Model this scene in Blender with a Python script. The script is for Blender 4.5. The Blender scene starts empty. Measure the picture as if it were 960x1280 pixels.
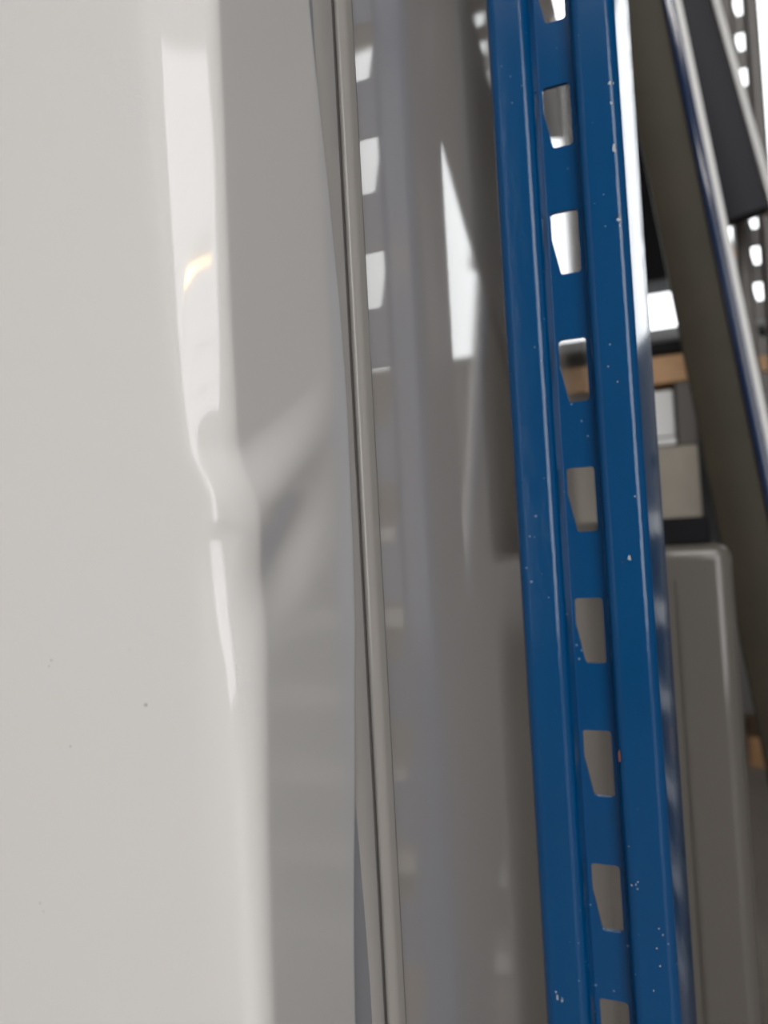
import bpy, bmesh, math, random
from mathutils import Vector, Matrix, noise

random.seed(4)
scene = bpy.context.scene
CAMZ = 1.25                      # camera height above the floor, metres

# ------------------------------------------------------------------ camera
yaw, pitch, roll = math.radians(21.53), math.radians(2.03), math.radians(-3.07)
Fv = Vector((-math.sin(yaw) * math.cos(pitch), math.cos(yaw) * math.cos(pitch), math.sin(pitch)))
Rv = Vector((math.cos(yaw), math.sin(yaw), 0))
Uv = Rv.cross(Fv)
R2 = Rv * math.cos(roll) + Uv * math.sin(roll)
U2 = -Rv * math.sin(roll) + Uv * math.cos(roll)
cam_data = bpy.data.cameras.new('camera')
cam = bpy.data.objects.new('camera', cam_data)
scene.collection.objects.link(cam)
m = Matrix((R2, U2, -Fv)).transposed().to_4x4()
m.translation = (0, 0, CAMZ)
cam.matrix_world = m
cam_data.sensor_fit = 'VERTICAL'
cam_data.sensor_height = 36.0
cam_data.lens = 36.0 * 900.0 / 1280.0
cam_data.clip_start = 0.01
cam_data.clip_end = 60
cam_data.dof.use_dof = True
cam_data.dof.focus_distance = 0.197
cam_data.dof.aperture_fstop = 11.5
scene.camera = cam

# ------------------------------------------------------------------ world, exposure
world = bpy.data.worlds.new('world')
scene.world = world
world.use_nodes = True
world.node_tree.nodes['Background'].inputs[0].default_value = (0.95, 0.97, 1.0, 1)
world.node_tree.nodes['Background'].inputs[1].default_value = 0.25
scene.view_settings.view_transform = 'Standard'
scene.view_settings.look = 'None'
scene.view_settings.gamma = 1.0
scene.view_settings.use_curve_mapping = False
scene.view_settings.exposure = -0.27
WINDOW_STRENGTH = 3.0
LAMP_STRENGTH = 36.0


# ------------------------------------------------------------------ helpers
def P(x, y, z):
    """millimetres relative to the eye point -> metres in the hall"""
    return Vector((x / 1000.0, y / 1000.0, CAMZ + z / 1000.0))


def link(name, mesh, mat=None, parent=None):
    o = bpy.data.objects.new(name, mesh)
    scene.collection.objects.link(o)
    if mat is not None and not mesh.materials:
        mesh.materials.append(mat)
    if parent is not None:
        o.parent = parent
        o.matrix_parent_inverse = parent.matrix_world.inverted()
    return o


def tag(o, label, cat, group=None):
    o['label'] = label
    o['category'] = cat
    if group:
        o['group'] = group
    return o


def empty(name, loc, label, cat, group=None):
    o = bpy.data.objects.new(name, None)
    o.empty_display_size = 0.05
    scene.collection.objects.link(o)
    o.location = loc
    o.matrix_world = Matrix.Translation(loc)
    return tag(o, label, cat, group)


def structure(o):
    o['kind'] = 'structure'
    return o


def smooth(mesh, angle=None):
    for p in mesh.polygons:
        p.use_smooth = True
    if angle is not None:
        mesh.set_sharp_from_angle(angle=math.radians(angle))


def mesh_from(name, verts, faces, smooth_angle=None):
    me = bpy.data.meshes.new(name)
    me.from_pydata([tuple(v) for v in verts], [], faces)
    me.update()
    if smooth_angle is not None:
        smooth(me, smooth_angle)
    return me


def box_mesh(name, lo, hi, bevel=0.0, seg=2):
    """axis-aligned bevelled box between two corners in metres"""
    bm = bmesh.new()
    bmesh.ops.create_cube(bm, size=1.0)
    lo, hi = Vector(lo), Vector(hi)
    for v in bm.verts:
        v.co = Vector([(lo[i] + hi[i]) / 2 + v.co[i] * (hi[i] - lo[i]) for i in range(3)])
    if bevel > 0:
        bmesh.ops.bevel(bm, geom=bm.edges[:], offset=bevel, segments=seg, profile=0.5, affect='EDGES')
    bmesh.ops.recalc_face_normals(bm, faces=bm.faces[:])
    me = bpy.data.meshes.new(name)
    bm.to_mesh(me)
    bm.free()
    smooth(me, 35)
    for p in me.polygons:
        if max(abs(c) for c in p.normal) > 0.9999:
            p.use_smooth = False
    return me


def fillet(pts, radii, seg=5):
    """round the corners of an open 2-D polyline"""
    out = [Vector(pts[0])]
    for i in range(1, len(pts) - 1):
        a, b, c = Vector(pts[i - 1]), Vector(pts[i]), Vector(pts[i + 1])
        r = radii[i]
        u, v = (a - b).normalized(), (c - b).normalized()
        ang = u.angle(v)
        if r <= 0 or ang > math.pi - 0.02:
            out.append(b)
            continue
        d = min(r / math.tan(ang / 2), (a - b).length * 0.49, (c - b).length * 0.49)
        r = d * math.tan(ang / 2)
        cen = b + (u + v).normalized() * (r / math.sin(ang / 2))
        p0, p1 = b + u * d, b + v * d
        a0 = math.atan2(p0.y - cen.y, p0.x - cen.x)
        a1 = math.atan2(p1.y - cen.y, p1.x - cen.x)
        da = (a1 - a0 + math.pi) % (2 * math.pi) - math.pi
        for k in range(seg + 1):
            t = a0 + da * k / seg
            out.append(cen + Vector((math.cos(t), math.sin(t))) * r)
    out.append(Vector(pts[-1]))
    return out


def prism(name, outline, thick_axis_pts, smooth_angle=40):
    """closed loop of 3-D points extruded by a vector"""
    n = len(outline)
    vs = [Vector(p) for p in outline] + [Vector(p) + Vector(thick_axis_pts) for p in outline]
    fs = [tuple(range(n)), tuple(range(2 * n - 1, n - 1, -1))]
    for i in range(n):
        j = (i + 1) % n
        fs.append((j, i, i + n, j + n))
    me = mesh_from(name, vs, fs)
    bm = bmesh.new()
    bm.from_mesh(me)
    bmesh.ops.recalc_face_normals(bm, faces=bm.faces[:])
    bm.to_mesh(me)
    bm.free()
    smooth(me, smooth_angle)
    return me


def interp(tab, t):
    """smooth monotone-ish interpolation through (t, value) pairs sorted by t"""
    if t <= tab[0][0]:
        return tab[0][1]
    if t >= tab[-1][0]:
        return tab[-1][1]
    for i in range(len(tab) - 1):
        if tab[i][0] <= t <= tab[i + 1][0]:
            break
    def slope(k):
        if k <= 0 or k >= len(tab) - 1:
            return 0.0
        d0 = (tab[k][1] - tab[k - 1][1]) / (tab[k][0] - tab[k - 1][0])
        d1 = (tab[k + 1][1] - tab[k][1]) / (tab[k + 1][0] - tab[k][0])
        if d0 * d1 <= 0:
            return 0.0
        return 2 * d0 * d1 / (d0 + d1)
    h = tab[i + 1][0] - tab[i][0]
    u = (t - tab[i][0]) / h
    m0, m1 = slope(i) * h, slope(i + 1) * h
    return ((2 * u ** 3 - 3 * u ** 2 + 1) * tab[i][1] + (u ** 3 - 2 * u ** 2 + u) * m0
            + (-2 * u ** 3 + 3 * u ** 2) * tab[i + 1][1] + (u ** 3 - u ** 2) * m1)


def sstep(a, b, x):
    t = max(0.0, min(1.0, (x - a) / (b - a)))
    return t * t * (3 - 2 * t)


# ------------------------------------------------------------------ materials
def mat(name, col, rough=0.5, metal=0.0, spec=0.5, coat=0.0, bump=0.0, bump_scale=200.0,
        var=None, var_scale=20.0, coat_rough=0.03, ior=1.5, stretch=None):
    mt = bpy.data.materials.new(name)
    mt.use_nodes = True
    nt = mt.node_tree
    b = nt.nodes['Principled BSDF']
    b.inputs['Base Color'].default_value = (*col, 1)
    b.inputs['Roughness'].default_value = rough
    b.inputs['Metallic'].default_value = metal
    b.inputs['IOR'].default_value = ior
    b.inputs['Specular IOR Level'].default_value = spec
    b.inputs['Coat Weight'].default_value = coat
    b.inputs['Coat Roughness'].default_value = coat_rough
    tc = nt.nodes.new('ShaderNodeTexCoord')
    src = tc.outputs['Object']
    if stretch:
        mp = nt.nodes.new('ShaderNodeMapping')
        mp.inputs['Scale'].default_value = stretch
        nt.links.new(src, mp.inputs['Vector'])
        src = mp.outputs['Vector']
    if var is not None:
        n = nt.nodes.new('ShaderNodeTexNoise')
        n.inputs['Scale'].default_value = var_scale
        n.inputs['Detail'].default_value = 5
        nt.links.new(src, n.inputs['Vector'])
        r = nt.nodes.new('ShaderNodeValToRGB')
        r.color_ramp.elements[0].position = 0.3
        r.color_ramp.elements[1].position = 0.7
        r.color_ramp.elements[0].color = (*col, 1)
        r.color_ramp.elements[1].color = (*var, 1)
        nt.links.new(n.outputs['Fac'], r.inputs['Fac'])
        nt.links.new(r.outputs['Color'], b.inputs['Base Color'])
    if bump > 0:
        n2 = nt.nodes.new('ShaderNodeTexNoise')
        n2.inputs['Scale'].default_value = bump_scale
        n2.inputs['Detail'].default_value = 2
        nt.links.new(src, n2.inputs['Vector'])
        bp = nt.nodes.new('ShaderNodeBump')
        bp.inputs['Strength'].default_value = 1.0
        bp.inputs['Distance'].default_value = bump
        nt.links.new(n2.outputs['Fac'], bp.inputs['Height'])
        nt.links.new(bp.outputs['Normal'], b.inputs['Normal'])
    return mt


def emit(name, col, strength):
    mt = bpy.data.materials.new(name)
    mt.use_nodes = True
    nt = mt.node_tree
    b = nt.nodes['Principled BSDF']
    b.inputs['Base Color'].default_value = (0.9, 0.9, 0.9, 1)
    b.inputs['Roughness'].default_value = 0.4
    b.inputs['Emission Color'].default_value = (*col, 1)
    b.inputs['Emission Strength'].default_value = strength
    return mt


def paint_speckled(name, col, dark, rough=0.16):
    """glossy rack paint with pale specks of dust and overspray"""
    mt = mat(name, col, rough=rough, spec=0.5, bump=0.00012, bump_scale=260.0, stretch=(1, 1, 0.35))
    nt = mt.node_tree
    b = nt.nodes['Principled BSDF']
    tc = [n for n in nt.nodes if n.type == 'TEX_COORD'][0]
    n = nt.nodes.new('ShaderNodeTexNoise')
    n.inputs['Scale'].default_value = 26
    n.inputs['Detail'].default_value = 3
    nt.links.new(tc.outputs['Object'], n.inputs['Vector'])
    mx = nt.nodes.new('ShaderNodeMix')
    mx.data_type = 'RGBA'
    mx.inputs['A'].default_value = (*col, 1)
    mx.inputs['B'].default_value = (*dark, 1)
    nt.links.new(n.outputs['Fac'], mx.inputs['Factor'])
    v = nt.nodes.new('ShaderNodeTexVoronoi')
    v.inputs['Scale'].default_value = 210
    nt.links.new(tc.outputs['Object'], v.inputs['Vector'])
    n3 = nt.nodes.new('ShaderNodeTexNoise')
    n3.inputs['Scale'].default_value = 30
    nt.links.new(tc.outputs['Object'], n3.inputs['Vector'])
    mr = nt.nodes.new('ShaderNodeMapRange')
    mr.inputs['From Min'].default_value = 0.46
    mr.inputs['From Max'].default_value = 0.68
    mr.inputs['To Min'].default_value = 0.0
    mr.inputs['To Max'].default_value = 0.10
    nt.links.new(n3.outputs['Fac'], mr.inputs['Value'])
    lt = nt.nodes.new('ShaderNodeMath')
    lt.operation = 'LESS_THAN'
    nt.links.new(v.outputs['Distance'], lt.inputs[0])
    nt.links.new(mr.outputs['Result'], lt.inputs[1])
    k = nt.nodes.new('ShaderNodeMath')
    k.operation = 'MULTIPLY'
    k.inputs[1].default_value = 0.38
    nt.links.new(lt.outputs[0], k.inputs[0])
    mx2 = nt.nodes.new('ShaderNodeMix')
    mx2.data_type = 'RGBA'
    mx2.inputs['B'].default_value = (0.45, 0.55, 0.62, 1)
    nt.links.new(k.outputs[0], mx2.inputs['Factor'])
    nt.links.new(mx.outputs['Result'], mx2.inputs['A'])
    nt.links.new(mx2.outputs['Result'], b.inputs['Base Color'])
    return mt


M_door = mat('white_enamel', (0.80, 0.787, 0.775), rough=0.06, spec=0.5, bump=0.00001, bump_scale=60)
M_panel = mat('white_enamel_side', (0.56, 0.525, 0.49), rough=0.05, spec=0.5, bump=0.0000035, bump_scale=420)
M_bead = mat('grey_white_trim', (0.37, 0.352, 0.33), rough=0.2)
M_liner = mat('door_liner_plastic', (0.52, 0.50, 0.475), rough=0.28)
M_gasket = mat('door_gasket', (0.40, 0.41, 0.43), rough=0.3)
M_blue = paint_speckled('blue_rack_paint', (0.0, 0.068, 0.205), (0.0, 0.057, 0.178))
M_chip = mat('bare_primer', (0.42, 0.43, 0.42), rough=0.5)
M_chip_red = mat('rust_mark', (0.17, 0.05, 0.04), rough=0.6)
M_speck_seam = mat('speck_and_seam_dark', (0.02, 0.02, 0.02), rough=0.6)
M_olive = mat('dull_steel', (0.04, 0.035, 0.025), rough=0.45, var=(0.05, 0.043, 0.03), var_scale=14, spec=0.12)
M_navy = mat('navy_edge_paint', (0.01, 0.025, 0.07), rough=0.14)
M_black = mat('black_steel', (0.008, 0.008, 0.010), rough=0.6, spec=0.12)
M_slab = mat('charcoal_steel', (0.022, 0.022, 0.027), rough=0.5, spec=0.2)
M_pale = mat('pale_edge_steel', (0.55, 0.57, 0.6), rough=0.25, metal=0.3)
M_farpost = mat('grey_rack_steel', (0.085, 0.075, 0.068), rough=0.4)
M_timber = mat('timber', (0.55, 0.33, 0.17), rough=0.6, var=(0.47, 0.27, 0.13), var_scale=30, stretch=(1, 8, 8))
M_card_white = mat('white_carton', (0.78, 0.78, 0.77), rough=0.6)
M_cream = mat('cream_carton', (0.34, 0.305, 0.25), rough=0.55, var=(0.30, 0.27, 0.225), var_scale=14)
M_greige = mat('greige_enamel', (0.13, 0.12, 0.108), rough=0.15)
M_shelf = mat('galvanised_shelf', (0.55, 0.55, 0.54), rough=0.35, metal=0.2)
M_dark = mat('dark_goods', (0.03, 0.03, 0.032), rough=0.6)
M_brown = mat('dark_brown_board', (0.10, 0.06, 0.035), rough=0.6)
M_floor = mat('concrete_floor', (0.36, 0.30, 0.245), rough=0.35, var=(0.30, 0.25, 0.205), var_scale=3, bump=0.0004, bump_scale=60)
M_wall = mat('painted_block_wall', (0.33, 0.32, 0.31), rough=0.8, var=(0.29, 0.285, 0.275), var_scale=2)
M_ceil = mat('dark_roof_sheet', (0.06, 0.06, 0.062), rough=0.7)
M_frame = mat('window_frame_paint', (0.35, 0.36, 0.37), rough=0.4)
M_glass = emit('daylight_pane', (0.95, 0.98, 1.0), WINDOW_STRENGTH)
M_added_glow = emit('added_window_glow', (0.98, 0.985, 1.0), 5.0)  # glow of the added window behind the viewpoint
M_tube = emit('lamp_tube', (1.0, 0.975, 0.945), LAMP_STRENGTH)
M_bulb = emit('warm_lamp', (1.0, 0.62, 0.2), 150.0)
M_housing = mat('lamp_housing', (0.6, 0.6, 0.6), rough=0.5)

# ------------------------------------------------------------------ the hall
RX0, RX1, RY0, RY1, RZ1 = -4.5, 6.5, -5.0, 5.0, 5.6
structure(link('floor', box_mesh('floor', (RX0, RY0, -0.1), (RX1, RY1, 0.0)), M_floor))
structure(link('ceiling', box_mesh('ceiling', (RX0, RY0, RZ1), (RX1, RY1, RZ1 + 0.1)), M_ceil))
structure(link('wall_left', box_mesh('wall_left', (RX0 - 0.1, RY0, 0), (RX0, RY1, RZ1)), M_wall))
structure(link('wall_right', box_mesh('wall_right', (RX1, RY0, 0), (RX1 + 0.1, RY1, RZ1)), M_wall))
structure(link('wall_front', box_mesh('wall_front', (RX0, RY0 - 0.1, 0), (RX1, RY0, RZ1)), M_wall))
WX0, WX1, WZ0, WZ1 = -0.9, 2.4, 2.48, 5.0
bm = bmesh.new()
for lo, hi in (((RX0, RY1, 0), (RX1, RY1 + 0.15, WZ0)), ((RX0, RY1, WZ1), (RX1, RY1 + 0.15, RZ1)),
               ((RX0, RY1, WZ0), (WX0, RY1 + 0.15, WZ1)), ((WX1, RY1, WZ0), (RX1, RY1 + 0.15, WZ1))):
    g = bmesh.ops.create_cube(bm, size=1.0)
    for v in g['verts']:
        v.co = Vector([(lo[i] + hi[i]) / 2 + v.co[i] * (hi[i] - lo[i]) for i in range(3)])
me = bpy.data.meshes.new('wall_back')
bm.to_mesh(me)
bm.free()
structure(link('wall_back', me, M_wall))
win = structure(link('window_1', box_mesh('window_sill', (WX0 - 0.05, RY1 - 0.05, WZ0 - 0.05), (WX1 + 0.05, RY1 + 0.1, WZ0 + 0.02), 0.004), M_frame))
ncol = 3
for i in range(ncol):
    x0 = WX0 + (WX1 - WX0) * i / ncol
    x1 = WX0 + (WX1 - WX0) * (i + 1) / ncol
    link('pane', box_mesh('pane', (x0 + 0.02, RY1 + 0.06, WZ0 + 0.02), (x1 - 0.02, RY1 + 0.07, WZ1)), M_glass, win)
    if i:
        link('mullion', box_mesh('mullion', (x0 - 0.025, RY1 + 0.03, WZ0 + 0.02), (x0 + 0.025, RY1 + 0.1, WZ1), 0.004), M_frame, win)

# added glowing window behind the viewpoint, put there to brighten the folded door edge
added_win = structure(link('added_window', box_mesh('window_sill', (1.0, RY0 - 0.02, 0.34), (4.2, RY0 + 0.08, 0.40), 0.004), M_frame))
for i in range(4):
    x0 = 1.02 + i * 0.79
    link('pane', box_mesh('pane', (x0, RY0 + 0.01, 0.40), (x0 + 0.76, RY0 + 0.02, 5.2)), M_added_glow, added_win)
    link('mullion', box_mesh('mullion', (x0 + 0.76, RY0, 0.40), (x0 + 0.79, RY0 + 0.05, 5.2), 0.004), M_frame, added_win)

# ceiling luminaires over the aisle behind and left of the viewpoint
lamp_spots = [(0.15, -0.75), (0.35, -2.3)]
lamp_labels = ['long white tube lamp hanging over the aisle nearest the blue rack',
               'long white tube lamp hanging over the aisle farther from the blue rack']
for (lx, ly), lb in zip(lamp_spots, lamp_labels):
    e = empty('tube_lamp', (lx, ly, 3.9), lb, 'lamp', 'tube lamps over the aisle')
    link('housing', box_mesh('housing', (lx - 0.75, ly - 0.12, 3.86), (lx + 0.75, ly + 0.12, 3.95), 0.01), M_housing, e)
    link('tube', box_mesh('tube', (lx - 0.72, ly - 0.10, 3.82), (lx + 0.72, ly + 0.10, 3.858), 0.012), M_tube, e)
    for sx in (-0.6, 0.6):
        link('hanger', box_mesh('hanger', (lx + sx - 0.006, ly - 0.006, 3.95), (lx + sx + 0.006, ly + 0.006, RZ1)), M_housing, e)

e = empty('pendant_lamp', (1.05, -3.0, 2.72), 'small warm yellow pendant lamp over the aisle', 'lamp')
bm = bmesh.new()
bmesh.ops.create_uvsphere(bm, u_segments=16, v_segments=10, radius=0.028)
for v in bm.verts:
    v.co = Vector((v.co.x, v.co.y, v.co.z * 1.25)) + Vector((1.05, -3.0, 2.72))
me = bpy.data.meshes.new('bulb')
bm.to_mesh(me)
bm.free()
smooth(me)
link('bulb', me, M_bulb, e)
link('cord', box_mesh('cord', (1.045, -3.005, 2.74), (1.055, -2.995, RZ1)), M_black, e)

# ------------------------------------------------------------------ refrigerator with the crushed door edge
XP = -70.0            # plane of the cabinet side
YF = 107.6            # plane of the door front
YS = 162.0            # seam between door and cabinet
ZD = 6.0              # height of the crush, relative to the eye
fridge = empty('refrigerator', P(XP - 300, 400, -CAMZ * 1000), 'glossy white refrigerator with a crushed door edge beside the blue slotted post', 'refrigerator')

# table: t = height above the crush (mm)
W_TAB = [(-400, 20), (-118, 18), (-48, 10), (-20, 6.5), (0, 5.5), (26, 5.0), (60, 7.5), (122, 14.5), (180, 17), (400, 18)]
# the edge pushed back (towards +Y)
EDGE_TAB = [(-160, 0), (-100, 0.4), (-60, 1.7), (-30, 3.9), (-10, 5.9), (0, 6.4), (8, 5.9), (18, 5.4), (40, 5.2), (75, 5.8), (150, 6.4), (400, 0)]
# width of the folded strip on the front face
FOLD_TAB = [(-140, 9), (-40, 7.5), (-12, 7.0), (-5, 6.0), (0, 4.3), (4, 4.0), (15, 6.6), (40, 9.6), (75, 12.0), (130, 13.6)]


def door_point(kind, s, t):
    """point of the outer skin. kind 'f': s = distance left of the corner; 'a': s in 0..1 round the
    corner; 's': s in 0..1 along the side. t = height above the crush (mm)."""
    w = interp(W_TAB, t)
    yb = YS - w
    # corner radius: tight fold above the crush, soft roll below
    r = 1.8 + 2.6 * sstep(6, -22, t)
    if kind == 'f':
        x, y = XP - r - s, YF
    elif kind == 'a':
        a = s * math.pi / 2
        x, y = XP - r + r * math.sin(a), YF + r - r * math.cos(a)
    else:
        x, y = XP, YF + r + s * (yb - YF - r)
    dx = max(0.0, XP - x)            # distance left of side plane
    dy = max(0.0, y - YF)            # distance behind front plane
    # -- edge pushed back, the front face folding along a crease above the crush, rolling softly below
    e = interp(EDGE_TAB, t)
    wid = interp(FOLD_TAB, t)
    fall_s = max(0.0, 1 - dy / 40.0)
    g = max(0.0, 1 - dx / (1.5 * wid))
    g1 = 1 - dx / wid
    lin = 0.5 * (g1 + math.sqrt(g1 * g1 + 0.03)) / (0.5 * (1 + math.sqrt(1.03)))
    lin *= sstep(4 * wid, 2 * wid, dx)
    b = sstep(-10, 8, t)
    ramp = b * lin + (1 - b) * g ** 2
    y2 = y + e * ramp * fall_s
    # -- side face: flat slope caved in at the front edge, ridge running up and back, dip below
    q = dy / 42.0
    tr = t - 22.0 * q ** 1.2               # height above the slanted ridge
    qq = 1 - q / 1.0
    acr = 0.5 * (qq + math.sqrt(qq * qq + 0.0012))
    dish = 3.6 * sstep(-2, 13, tr) * (1 - sstep(150, 420, tr)) * min(1.0, acr)
    dip = 1.5 * math.exp(-((tr + 13.0) / 9.0) ** 2) * math.exp(-((q - 0.33) / 0.40) ** 2)
    x2 = x - (dish * sstep(40.0, 0.0, dx) + dip * sstep(6.0, 0.0, dx))
    # -- crush point itself: small sharp pinch at the edge
    pin = 0.6 * math.exp(-math.sqrt(t * t + 0.6) / 3.0) * math.exp(-((dx + dy * 0.6) / 7.0) ** 2)
    y2 += pin * 0.6
    x2 -= pin * 0.5
    return P(x2, y2, ZD + t)


zs = [-1150, -900, -600, -400, -300, -230, -190, -165, -150]
t = -140.0
while t < 160:
    zs.append(t)
    t += 0.5 if abs(t) < 30 else 1.0
zs += [160, 175, 195, 230, 300, 400, 500]
cols = [('f', s) for s in (540, 400, 250, 150, 100, 80, 66, 56, 48, 42, 37, 33, 29.5, 26.5, 24, 22, 20, 18, 16.2, 14.6, 13.2, 12, 11, 10, 9, 8, 7.2, 6.4, 5.6, 4.8, 4.0, 3.3, 2.6, 2.0, 1.4, 0.8, 0.3)]
cols += [('a', i / 14) for i in range(0, 15)]
cols += [('s', i / 44) for i in range(1, 45)]
# rolled rear edge of the skin, turning into the body
NR = 8
verts, faces = [], []
ncols = len(cols) + NR + 1
for t in zs:
    for k, s in cols:
        verts.append(door_point(k, s, t))
    base = door_point('s', 1.0, t)
    for j in range(1, NR + 1):
        a = j / NR * math.pi / 2
        verts.append(base + Vector((-(1 - math.cos(a)) * 0.0014, math.sin(a) * 0.0014, 0)))
    verts.append(base + Vector((-0.009, 0.0014, 0)))
for i in range(len(zs) - 1):
    for j in range(ncols - 1):
        a = i * ncols + j
        faces.append((a, a + 1, a + 1 + ncols, a + ncols))
me = mesh_from('door_skin', verts, faces)
smooth(me)
door = link('door', me, M_door, fridge)
door['label'] = 'white door with a deep crease crushed into its edge'
# inside of the door: top and bottom caps and the inner liner body
link('door_core', box_mesh('door_core', P(XP - 545, YF + 12, ZD - 1148), P(XP - 14, YS - 1, ZD + 498), 0.003), M_liner, door)
# gasket strip in the groove behind the door skin, and the flat liner strip next to the seam
LN = [(-400, 4), (-118, 4.6), (-75, 6.8), (-48, 8.4), (0, 4.6), (26, 5.0), (122, 8.5), (400, 8.5)]
vs, fs = [], []
for t in zs:
    w = interp(LN, t)
    for x, y in ((XP - 12, YS - w - 2.0), (XP - 1.4, YS - w - 2.0), (XP - 0.5, YS - w + 0.8), (XP - 0.4, YS - 1.0), (XP - 1.4, YS - 0.2), (XP - 12, YS - 0.2)):
        vs.append(P(x, y, ZD + t))
for i in range(len(zs) - 1):
    for j in range(5):
        a = i * 6 + j
        fs.append((a, a + 1, a + 7, a + 6))
link('liner_edge', mesh_from('liner_edge', vs, fs, 40), M_liner, door)
vs, fs = [], []
for t in zs:
    for x, y in ((XP - 6.0, YS - interp(W_TAB, t) + 0.6), (XP - 1.3, YS - interp(W_TAB, t) + 1.2), (XP - 1.2, YS - 0.8)):
        vs.append(P(x, y, ZD + t))
for i in range(len(zs) - 1):
    for j in range(2):
        a = i * 3 + j
        fs.append((a, a + 1, a + 4, a + 3))
link('gasket', mesh_from('gasket', vs, fs, 60), M_gasket, door)
link('seam_shade_strip', box_mesh('seam_shade_strip', P(XP - 30, YS - 1.2, ZD - 1148), P(XP - 4.5, YS + 8.5, ZD + 498), 0.0006), M_speck_seam, door)  # black strip added in the gap to paint the seam's shade
# specks of dirt on the door front
for (x, z, r) in ((-91.6, -28.4, 0.26), (-114.1, -20.5, 0.15), (-114.8, -21.7, 0.12), (-110.1, -37.0, 0.13), (-119.4, -68.0, 0.12), (-118.6, -69.5, 0.10), (-94.8, -18.4, 0.10)):
    n = 8
    pts = [P(x + r * math.cos(6.283 * i / n) * (0.8 + 0.3 * random.random()), YF - 0.03, z + r * math.sin(6.283 * i / n)) for i in range(n)]
    link('dirt_speck', prism('dirt_speck', pts, (0, 0.0001, 0)), M_speck_seam, door)

# cabinet: side panel with depth, rounded bead along its front
vs, fs = [], []
CT, CB = 500, -1215
prof = [(XP - 560, YS + 6), (XP - 8, YS + 6)]
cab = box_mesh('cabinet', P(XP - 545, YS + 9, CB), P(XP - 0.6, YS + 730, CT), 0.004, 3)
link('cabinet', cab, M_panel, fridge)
bead = fillet([(XP - 14, YS + 14), (XP - 4, YS + 9), (XP - 2.4, YS + 4.6), (XP + 0.1, YS + 6.6), (XP + 0.9, YS + 9.6), (XP + 0.5, YS + 11.0), (XP - 3, YS + 11.4)], [0, 1.0, 1.2, 3.0, 2.0, 0.6, 0], 7)
n = len(bead)
vs = [P(p.x, p.y, z) for z in (CB, CT) for p in bead]
fs = [(i, i + 1, i + 1 + n, i + n) for i in range(n - 1)]
link('front_bead', mesh_from('front_bead', vs, fs, 60), M_bead, fridge)
for fx in (-500, -50):
    for fy in (60, 540):
        c = P(XP + fx, YS + fy, 0)
        link('foot', box_mesh('foot', (c.x - 0.02, c.y - 0.02, 0.0), (c.x + 0.02, c.y + 0.02, 0.036), 0.004), M_black, fridge)

# ------------------------------------------------------------------ slotted rack posts
SLOT_TOP = 122.87     # top of one slot relative to the eye; slots repeat every 50 mm


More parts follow.
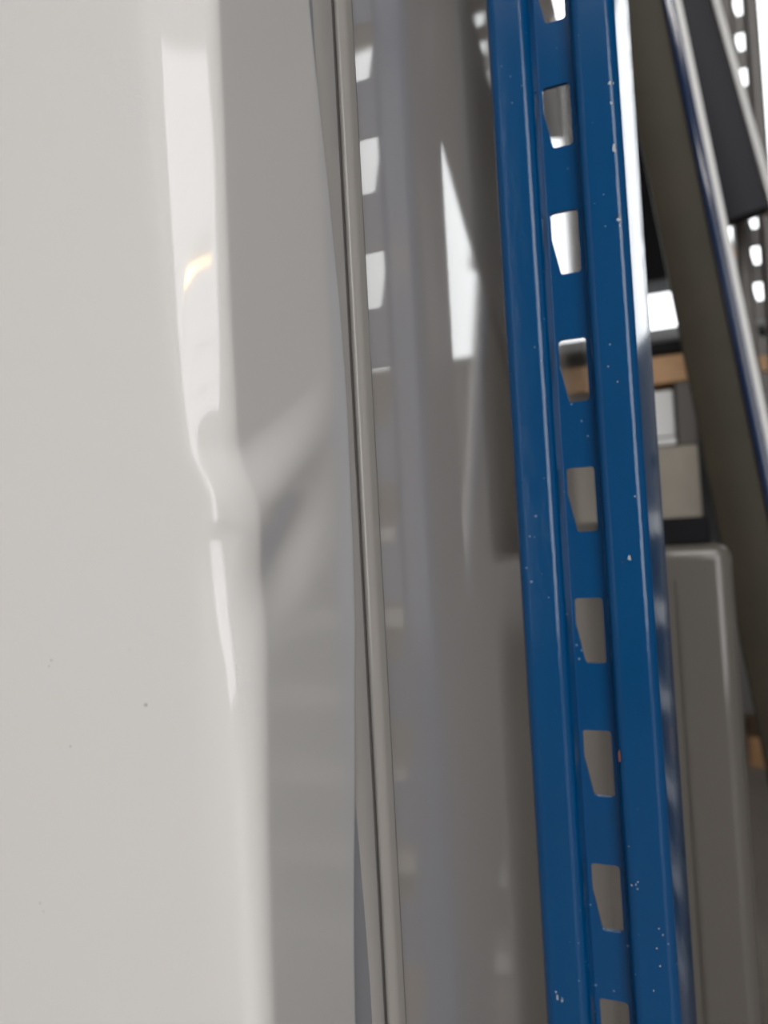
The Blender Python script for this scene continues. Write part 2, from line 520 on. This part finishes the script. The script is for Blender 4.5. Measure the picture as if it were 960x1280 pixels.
def post_mesh(name, pitch=50.0, k_lo=-20, k_hi=24):
    """folded-sheet rack upright: two raised bands, a recessed web with tapered slots, flared sides.
    built in millimetres with the eye as origin."""
    left = fillet([(-46, 318), (-54.6, 317), (-54.6, 274), (-38.6, 274), (-37.0, 284), (-36.4, 284)], [0, 2.0, 4.2, 4.0, 1.2, 0], 6)
    right = fillet([(-24.2, 284), (-23.6, 284), (-22.4, 274), (-7.2, 274), (-2.0, 317), (-10.5, 318)], [0, 1.2, 3.4, 3.6, 2.0, 0], 6)
    zoff = [12.5, 0.0, -12.4, -24.7]
    bm = bmesh.new()
    zl = []
    for k in range(k_hi, k_lo - 1, -1):
        for o in zoff:
            zl.append(SLOT_TOP + pitch * k + o)
    zl.append(SLOT_TOP + pitch * k_lo + 12.5 - pitch)
    for prof in (left, right):
        rows = [[bm.verts.new((p.x, p.y, z)) for p in prof] for z in zl]
        for i in range(len(zl) - 1):
            for j in range(len(prof) - 1):
                bm.faces.new((rows[i][j], rows[i + 1][j], rows[i + 1][j + 1], rows[i][j + 1]))
    xl, xr = -36.4, -24.2
    sl, sr = -35.7, -25.3
    for k in range(k_hi, k_lo - 1, -1):
        zt = SLOT_TOP + pitch * k

        def V(x, z):
            return bm.verts.new((x, 284.0, zt + z))
        loop = []           # clockwise from the left of the top corner
        rr = 1.3
        def arc(cx, cz, a0, a1, r=rr, n=4):
            return [(cx + r * math.cos(a0 + (a1 - a0) * i / n), cz + r * math.sin(a0 + (a1 - a0) * i / n)) for i in range(n + 1)]
        h = math.pi / 2
        tl = arc(sl + rr, -rr, math.pi, h)
        trc = arc(sr - rr, -rr, h, 0)
        br = arc(sr - rr, -24.7 + rr, 0, -h)
        bl = arc(sl + 2.6 + rr, -24.7 + rr, -h, -math.pi)
        tlv = [V(*p) for p in tl]
        trv = [V(*p) for p in trc]
        brv = [V(*p) for p in br]
        blv = [V(*p) for p in bl]
        kink = V(sl, -10.0)
        o = {}
        for key, x in (('l', xl), ('r', xr)):
            o[key] = [V(x, 12.5), V(x, 0), V(x, -12.4), V(x, -24.7), V(x, 12.5 - pitch)]
        L, Rr = o['l'], o['r']
        bm.faces.new([L[0], L[1]] + tlv[2:] + trv[:3] + [Rr[1], Rr[0]])
        bm.faces.new([L[1], L[2], L[3]] + blv[2:][::1][:1] + [v for v in blv[3:]] + [kink] + tlv[:3])
        bm.faces.new([Rr[3], Rr[2], Rr[1]] + trv[2:] + brv[:3])
        bm.faces.new([L[3], L[4], Rr[4], Rr[3]] + brv[2:] + blv[:3])
    bmesh.ops.remove_doubles(bm, verts=bm.verts[:], dist=0.01)
    bmesh.ops.recalc_face_normals(bm, faces=bm.faces[:])
    # make normals face the aisle (-Y)
    tot = sum((f.normal.y * f.calc_area() for f in bm.faces if abs(f.normal.y) > 0.9))
    if tot > 0:
        bmesh.ops.reverse_faces(bm, faces=bm.faces[:])
    for v in bm.verts:
        v.co = P(*v.co)
    me = bpy.data.meshes.new(name)
    bm.to_mesh(me)
    bm.free()
    smooth(me, 40)
    for p in me.polygons:
        if abs(p.normal.y) > 0.9999:
            p.use_smooth = False
    return me


post_me = post_mesh('rack_post', 50.0, -27, 28)
rack = empty('storage_rack', P(-30, 300, -CAMZ * 1000), 'blue painted steel storage rack with a slotted post beside the white refrigerator', 'rack')
post = link('slotted_post', post_me, M_blue, rack)
md = post.modifiers.new('thickness', 'SOLIDIFY')
md.thickness = 0.0018
md.offset = -1.0
link('base_plate', box_mesh('base_plate', (-0.075 + 0.0065, 0.262, 0.0), (0.012, 0.335, 0.006), 0.001), M_blue, rack)
for bz in ([(345, 290), (780, -30), (780, 165), (345, 500)], [(720, 395), (1050, 560), (1050, 725), (720, 560)]):
    link('brace', prism('brace', [P(-33, y, z) for y, z in bz], (0.006, 0, 0)), M_olive, rack)


def chip(x, y, z, w, h, mt, nrm, name='paint_chip'):
    """thin flake-shaped bare patch lying on the post; nrm is the outward normal in plan"""
    n = 9
    nv = Vector((nrm[0], nrm[1], 0)).normalized()
    tv = Vector((-nv.y, nv.x, 0))
    c = P(x, y, z)
    pts = []
    for i in range(n):
        a = 6.283 * i / n
        rr = 0.7 + 0.5 * random.random()
        pts.append(c + nv * 0.00006 + tv * (math.cos(a) * w * rr / 2000) + Vector((0, 0, math.sin(a) * h * rr / 2000)))
    return link(name, prism(name, pts, -nv * 0.0004), mt, post)


def edge_chip(x, z, w, h, mt=M_chip):
    """chip on the front face or on the rounded right-hand edge of the post"""
    u = x + 10.75
    if u <= 0:
        return chip(x, 274.0, z, w, h, mt, (0, -1))
    v = math.sqrt(max(0.01, 3.6 ** 2 - u * u))
    return chip(x, 277.6 - v, z, w, h, mt, (u, -v))


for x, z, w, h in ((-9.7, 162, 2.3, 1.7), (-10.1, 154.5, 0.8, 1.4), (-10.0, 137.4, 1.3, 3.4), (-10.2, 111, 1.5, 1.3),
                   (-9.8, 109, 0.8, 1.8), (-7.8, 74, 0.9, 6.0), (-7.6, 65, 0.8, 2.6), (-7.5, 60.5, 0.8, 2.4),
                   (-14.1, -12, 1.2, 2.4), (-47.8, -174.4, 0.8, 1.1), (-49.5, -173.5, 0.8, 1.8), (-49.9, -171.5, 0.6, 0.8)):
    edge_chip(x, z, w, h)
edge_chip(-16.6, -13.6, 0.9, 0.9, M_speck_seam)
edge_chip(-10.3, 112.6, 0.9, 1.2, M_speck_seam)
edge_chip(-22.0, -83.4, 0.8, 4.6, M_chip_red)
for x, z in ((-19.2, -128.5), (-18.4, -127.5), (-18.7, -130), (-20.6, -129), (-12.4, -143), (-11.2, -145), (-13.5, -150),
             (-12.8, -156), (-15.5, -165), (-10.9, 10), (-16.0, 66), (-17.1, 58), (-14.2, 52)):
    edge_chip(x, z, 0.55, 0.6)

# ------------------------------------------------------------------ rear frame: post, dark diagonal strut
rear = empty('storage_rack', P(200, 1650, -CAMZ * 1000), 'dark grey slotted storage rack with a black diagonal strut in the background', 'rack')
rp = link('slotted_post', post_me.copy(), None, rear)
rp.data.materials.clear()
rp.data.materials.append(M_farpost)
rp.scale = (1.5, 1.5, 1.5)
rp.location = (0.2 + 0.0456, 1.65 - 0.426, CAMZ - 1.5 * CAMZ - 0.003)
md = rp.modifiers.new('thickness', 'SOLIDIFY')
md.thickness = 0.0018
md.offset = -1.0


def strut(name, pa, pb, width, y0, depth, mt, parent=None, bev=0.0015):
    """flat bar between two (x,z) points in an X-Z plane, its face towards the aisle"""
    a, b = Vector(pa), Vector(pb)
    d = (b - a).normalized()
    nrm = Vector((d.y, -d.x)) * width / 2
    pts = [a - nrm, a + nrm, b + nrm, b - nrm]
    me = prism(name, [P(p.x, y0, p.y) for p in pts], (0, depth / 1000, 0))
    bm = bmesh.new()
    bm.from_mesh(me)
    bmesh.ops.bevel(bm, geom=bm.edges[:], offset=bev, segments=2, profile=0.5, affect='EDGES')
    bm.to_mesh(me)
    bm.free()
    smooth(me, 40)
    return link(name, me, mt, parent)


st = strut('diagonal_strut', (-93, 2071), (170, 571), 79, 1500, 44, M_slab, rear)
strut('strut_edge', (-153, 2071), (120, 589), 12, 1494, 54, M_card_white, st)
strut('strut_edge', (-40, 2071), (217, 571), 12, 1494, 54, M_card_white, st)
strut('strut_bracket', (-93, 2060), (245, 2064), 44, 1544, 105, M_farpost, rear)
strut('timber_slat', (76, 862), (148, 512), 16, 1560, 14, M_timber, rear)

# ------------------------------------------------------------------ leaning bars
bar = empty('leaning_bar', P(220, 1000, -CAMZ * 1000), 'dull steel bar with navy edge leaning behind the blue post', 'steel bar')
strut('bar_face', (-45, 1130), (232, -1246), 62, 996, 20, M_olive, bar)
strut('bar_lip', (-12, 1130), (265, -1246), 14, 990, 32, M_navy, bar, 0.004)
strut('bar_highlight', (-1, 1130), (277, -1246), 10, 1000, 16, M_card_white, bar, 0.003)  # white strip painting the highlight along the navy lip


# ------------------------------------------------------------------ goods behind
def goods(name, x0, x1, y0, y1, z0, z1, mt, label, cat, bev=0.004, seg=3):
    lo, hi = P(x0, y0, z0), P(x1, y1, z1)
    return tag(link(name, box_mesh(name, lo, hi, bev, seg), mt), label, cat)


goods('air_duct', -300, 330, 4500, 4800, 1425, 4350, M_black, 'big black air duct hanging in front of the window behind the leaning bar', 'duct', 0.01)
goods('black_beam', -290, 254, 1885, 1943, 415, 442, M_black, 'thin black rack beam crossing under the bright window', 'beam', 0.002)
goods('timber_board', -290, 254, 1892, 2320, 342, 409, M_timber, 'pale timber shelf board under the thin black beam', 'board', 0.003)
goods('white_carton', -174, 28, 1914, 2262, 212, 328, M_card_white, 'white carton under the timber board behind the blue post', 'carton')
goods('white_carton', 151, 218, 1914, 2262, 299, 334, M_card_white, 'small flat white carton at the right under the timber board', 'carton')
goods('grey_divider', 32, 78, 1900, 2175, 186, 342, M_farpost, 'grey upright divider between the cartons', 'divider')
goods('white_rod', -174, 29, 1879, 1900, 187, 206, M_card_white, 'short white rod above the cream carton', 'rod', 0.006)
goods('white_jar', 162, 200, 1914, 1952, 171, 218, M_card_white, 'small round white jar beside the grey rear post', 'jar', 0.009)
goods('steel_ledge', 145, 435, 1892, 2175, 145, 171, M_black, 'black steel ledge carrying the small white jar', 'ledge', 0.002)
goods('cream_carton', -174, 75, 1870, 2262, 7, 183, M_cream, 'cream carton in the gap right of the blue post', 'carton', 0.006)
goods('dark_cabinet', -188, 151, 2334, 2610, -1015, 334, M_dark, 'dark cabinet behind the cartons', 'cabinet')
g = goods('grey_appliance', -60, 57, 800, 975, -1250, -24, M_greige, 'grey enamelled appliance with rounded edges standing low behind the post', 'appliance', 0.016, 6)
link('door_seam', box_mesh('door_seam', P(2, 797, -1250), P(5, 803, -60), 0.0008), M_farpost, g)
goods('dark_gap_slab', -55, 38, 815, 965, -24, 4, M_black, 'flat black tray filling the dark gap above the grey appliance', 'slab', 0.003)  # black slab added to stand in for the dark gap here
goods('brown_board', 139, 435, 1885, 1928, -508, -461, M_brown, 'dark brown board at the right edge below the rear frame', 'board')
goods('timber_batten', 139, 435, 1885, 1928, -583, -510, M_timber, 'timber batten at the right edge below the dark brown board', 'batten')

# open shelving off to the right: pale shelf edges, dark goods
sh = empty('shelf_unit', P(745, 2200, -CAMZ * 1000), 'open shelving with pale steel shelf edges right of the racking', 'shelving')
for k in range(8):
    z = 30 - 240 * k
    if z < -1240:
        break
    link('shelf', box_mesh('shelf', P(290, 2000, z - 60), P(1200, 2400, z), 0.003), M_shelf, sh)
    link('back_panel', box_mesh('back_panel', P(290, 2120, z - 240), P(1200, 2130, z - 60.5), 0.001), M_dark, sh)
for sx in (290, 1200):
    for sy in (2002, 2380):
        link('shelf_leg', box_mesh('shelf_leg', P(sx - 22, sy, -1250), P(sx, sy + 20, 24), 0.001), M_farpost, sh)
